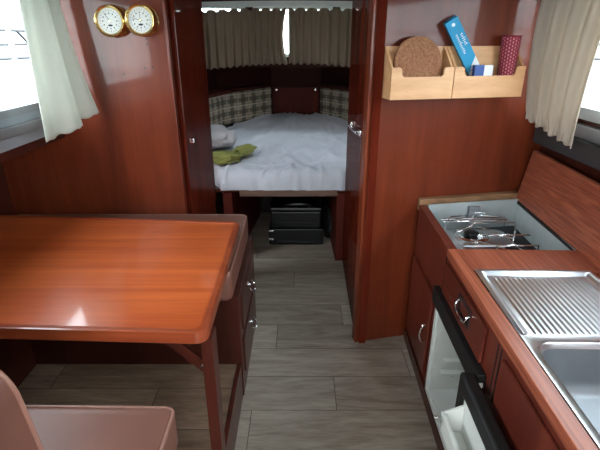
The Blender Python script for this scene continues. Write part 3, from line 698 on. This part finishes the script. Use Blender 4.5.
# sink and drainer
sk = thing('sink', tuple(GF(1.0, .3, .85)), 'stainless steel sink with ribbed drainer set in the laminate worktop', 'sink')
b0, b1 = .042, .475+0
zs = .853
def drain(s, t):
    a = 1.105+(1.515-1.105)*t; bb_ = b0+(b1-b0)*s
    da = min(a-1.105, 1.515-a); db = min(bb_-b0, b1-bb_); z = zs
    m = max(0, min(1, (min(db, 1.515-a)-.022)/.012)); z -= .008*m
    rm = max(0, min(1, (min(db-.045, 1.515-a-.05, a-1.105-.01))/.01))
    z += .0032*rm*(.5-.5*math.cos(2*PI*(bb_)/.018))
    if a < 1.14: z += 0
    z += .003*max(0, 1-abs(min(db, 1.515-a)-.012)/.01)
    return GF(a, bb_, z)
b = B(); b.grid(drain, 220, 60)
outer = []; n = 10
hole = rrect(.60, 1.06, b0+.024, b1-.03, .055, 7)     # in (a,b)
N = len(hole)
def proj(p):
    cx, cy = (.8275, (b0+b1)/2); dx, dy = p[0]-cx, p[1]-cy; hx, hy = 1.105-cx, (b1-b0)/2; hx2 = cx-.50
    k = min((hx if dx > 0 else hx2)/max(1e-6, abs(dx)), hy/max(1e-6, abs(dy))); return (cx+dx*k, cy+dy*k)
op = [proj(p) for p in hole]
for corner in ((1.105, b0), (1.105, b1), (.50, b1), (.50, b0)):
    i = min(range(N), key=lambda i: (op[i][0]-corner[0])**2+(op[i][1]-corner[1])**2); op[i] = corner
sc = lambda k: [(.8275+(p[0]-.8275)*k, (b0+b1)/2+(p[1]-(b0+b1)/2)*k) for p in hole]
rings = [[GF(p[0], p[1], zs) for p in op], [GF(p[0], p[1], zs) for p in sc(1.045)], [GF(p[0], p[1], zs+.003) for p in sc(1.03)], [GF(p[0], p[1], zs-.001) for p in sc(1.01)],
         [GF(p[0], p[1], zs-.014) for p in sc(.995)], [GF(p[0], p[1], zs-.12) for p in sc(.97)], [GF(p[0], p[1], zs-.155) for p in sc(.93)], [GF(p[0], p[1], zs-.165) for p in sc(.85)], [GF(p[0], p[1], zs-.17) for p in sc(.2)]]
b.loft(rings[:5], cap=False); b.out('drainer', 'steel', sk, smooth=50)
b = B(); b.loft(rings[4:], cap=False); b.bm.faces.new([b.bm.verts.new(p) for p in rings[-1]])
b.out('bowl', 'satin', sk, smooth=50)
B().lathe([(.035, 0), (.035, .004), (.025, .002), (.024, -.0)], GF(.83, (b0+b1)/2, zs-.170)).out('drain', 'chrome', sk)
# fridge
fr = thing('refrigerator', tuple(GF(1.45, .25, .07)), 'small white built in refrigerator with its black edged door swung open', 'refrigerator')
f = B(GF)
x0, x1, z0, z1 = FR0+.005, FR1-.005, .075, .625
f.box(x0, x0+.03, .0, .42, z0, z1).box(x1-.03, x1, .0, .42, z0, z1).box(x0+.03, x1-.03, .0, .42, z0, z0+.03).box(x0+.03, x1-.03, .0, .42, z1-.03, z1).box(x0+.03, x1-.03, .40, .42, z0+.03, z1-.03)
f.out('liner', 'white', fr)
B(GF).box(x0-.01, x1+.012, -.030, -.002, .575, .65, .004).out('top_strip', 'black', fr)
B(GF).cells(x0-.012, x1+.012, .07, .575, -.008, -.0005, [(x0+.012, x1-.012, .09, .575)]).out('frame_trim', 'white', fr)
for zz, b_ in ((.28, .075), (.21, .065)): B(GF).box(x1-.06, x1-.03, b_-.03, b_+.12, zz, zz+.014, .003).out('shelf_rail', 'white', fr)
for bb_ in (.1, .14): B(GF).lathe([(.006, 0), (.006, .002)], GF(x1-.03, bb_, .19), tuple(-Vector((GF.ex[0], GF.ex[1], 0))), 10).out('vent_hole', 'ink', fr)
B(GF).box(x0+.04, x0+.09, .06, .36, .50, .59, .006).out('ice_box', 'white', fr)
dp = (.60, 1.19)                # door opened flat against the next cabinet
d = B(GF).cells(dp[0], dp[1], .075, .648, -.080, -.034, [(dp[0]+.05, dp[1]-.05, .125, .585)]).out('door', 'black', fr)
dm = d.modifiers.new('round', 'BEVEL'); dm.width = .01; dm.segments = 3
B(GF).box(dp[0]+.05, dp[1]-.05, -.070, -.038, .125, .598).out('door_liner', 'white', d)
def bin_(za, zb, dep):
    b = B(GF); y0, y1 = dp[0]+.055, dp[1]-.055
    b.box(y0, y1, -.075-dep, -.068, za, za+.008)
    b.box(y0, y1, -.075-dep, -.069-dep, za, zb-.03)
    for a in (y0, y1-.008):
        b.sideb([(-.068, za), (-.075-dep, za), (-.075-dep, zb-.03), (-.072, zb), (-.068, zb)][::-1], a, a+.008)
    b.box(y0, y1, -.080-dep, -.066-dep, zb-.045, zb-.028, .003)
    return b.out('door_bin', 'white', d)
bin_(.44, .555, .06); bin_(.14, .33, .06)
B(GF).lathe([(.006, 0), (.006, .012)], GF(dp[1]-.07, -.155, .515), tuple(-Vector((GF.ey[0], GF.ey[1], 0))), 10).out('bin_stud', 'chrome', d)
for z in (.09, .60): B(GF).box(dp[1]-.03, x0+.02, -.035, -.009, z, z+.02, .003).out('door_hinge', 'white', fr)
# ------------------------------------------------------------------ harbour outside
st(B().box(-40, 40, -40, 40, -.75, -.70).out('water', 'water'))
def boat(sx, lab):
    bo = thing('motor_boat', (sx*4.2, 2.6, -.7), lab, 'boat')
    def V(x, y, z): return Vector((x*-sx, y, z))
    def bxv(x0, x1, y0, y1, z0, z1, bev=0): return B().box(min(x0*-sx, x1*-sx), max(x0*-sx, x1*-sx), y0, y1, z0, z1, bev)
    hp = [(-5.6, -5), (-3.0, -5), (-2.6, 1.5), (-2.6, 10), (-4.0, 14), (-5.6, 12)]
    B().loft([[V(-4.6+(x+4.6)*k, y, z) for x, y in hp] for k, z in ((.93, -.75), (1, -.2), (1, 1.0))]).out('hull', 'gel', bo)
    B().loft([[V(x, y, z) for x, y in ((-5.4+i, -3), (-3.9-i, -3), (-3.9-i, 11-2*i), (-5.4+i, 11-2*i))] for i, z in ((0, 1.0), (.06, 2.35))]).out('cabin', 'gel', bo)
    for y in (.2, 1.6, 3.0, 4.4, 5.9, 7.4): bxv(-3.95, -3.86, y, y+1.15, 1.80, 2.06, .02).out('boat_window', 'bwin', bo)
    B().loft([[V(x, y, z) for x, z in ((-3.55, 1.01), (-2.75, 1.01), (-2.8, 1.3), (-3.45, 1.50))] for y in (.5, 6.6)], bev=.04).out('tarpaulin', 'tarp', bo)
    for y in (-1.2, .7, 2.6, 4.45, 6.3, 8.2): B().tube([V(-2.66, y, 1.0), V(-2.66, y, 1.95)], .035).out('stanchion', 'gel', bo)
    for z in (1.50, 1.62, 1.74): B().tube([V(-2.66, -1.2, z), V(-2.66, 8.2, z)], .013).out('guard_rail', 'ink', bo)
    for y in (2.8, 3.6, 4.6, 5.3): B().tube([V(-2.66, y, 1.74), V(-2.66, y+.35, 1.5)], .013).out('guard_rail', 'ink', bo)
boat(-1, 'white moored motor boat with railings seen through the left window')
boat(1, 'white boat added outside the right window to whiten the view and bounce light')  # mirrored second boat, added to brighten the right side
# ------------------------------------------------------------------ light, camera
w = bpy.data.worlds.new('sky'); bpy.context.scene.world = w; w.use_nodes = True
nt = w.node_tree; bg = nt.nodes['Background']
tc = nt.nodes.new('ShaderNodeTexCoord'); sp = nt.nodes.new('ShaderNodeSeparateXYZ'); rp_ = nt.nodes.new('ShaderNodeValToRGB')
nt.links.new(tc.outputs['Generated'], sp.inputs[0]); nt.links.new(sp.outputs[2], rp_.inputs[0]); nt.links.new(rp_.outputs[0], bg.inputs[0])
e = rp_.color_ramp.elements; e[0].position = 0; e[0].color = (.95, .98, 1, 1); e[1].position = 1; e[1].color = (.80, .90, 1, 1)
bg.inputs[1].default_value = 15.0
cd = bpy.data.cameras.new('camera'); cam = bpy.data.objects.new('camera', cd); C.objects.link(cam)
cam.location = (0, 0, 1.65*S); cam.rotation_euler = (math.radians(90-22.2), 0, 0); cd.sensor_width = 36; cd.lens = 451/600*36; cd.clip_start = .02
sc_ = bpy.context.scene; sc_.camera = cam
vs_ = sc_.view_settings; vs_.view_transform = 'Standard'; vs_.look = 'None'; vs_.gamma = 1; vs_.exposure = 0; vs_.use_curve_mapping = False
for o in bpy.data.objects:
    if '_o' in o: del o['_o']
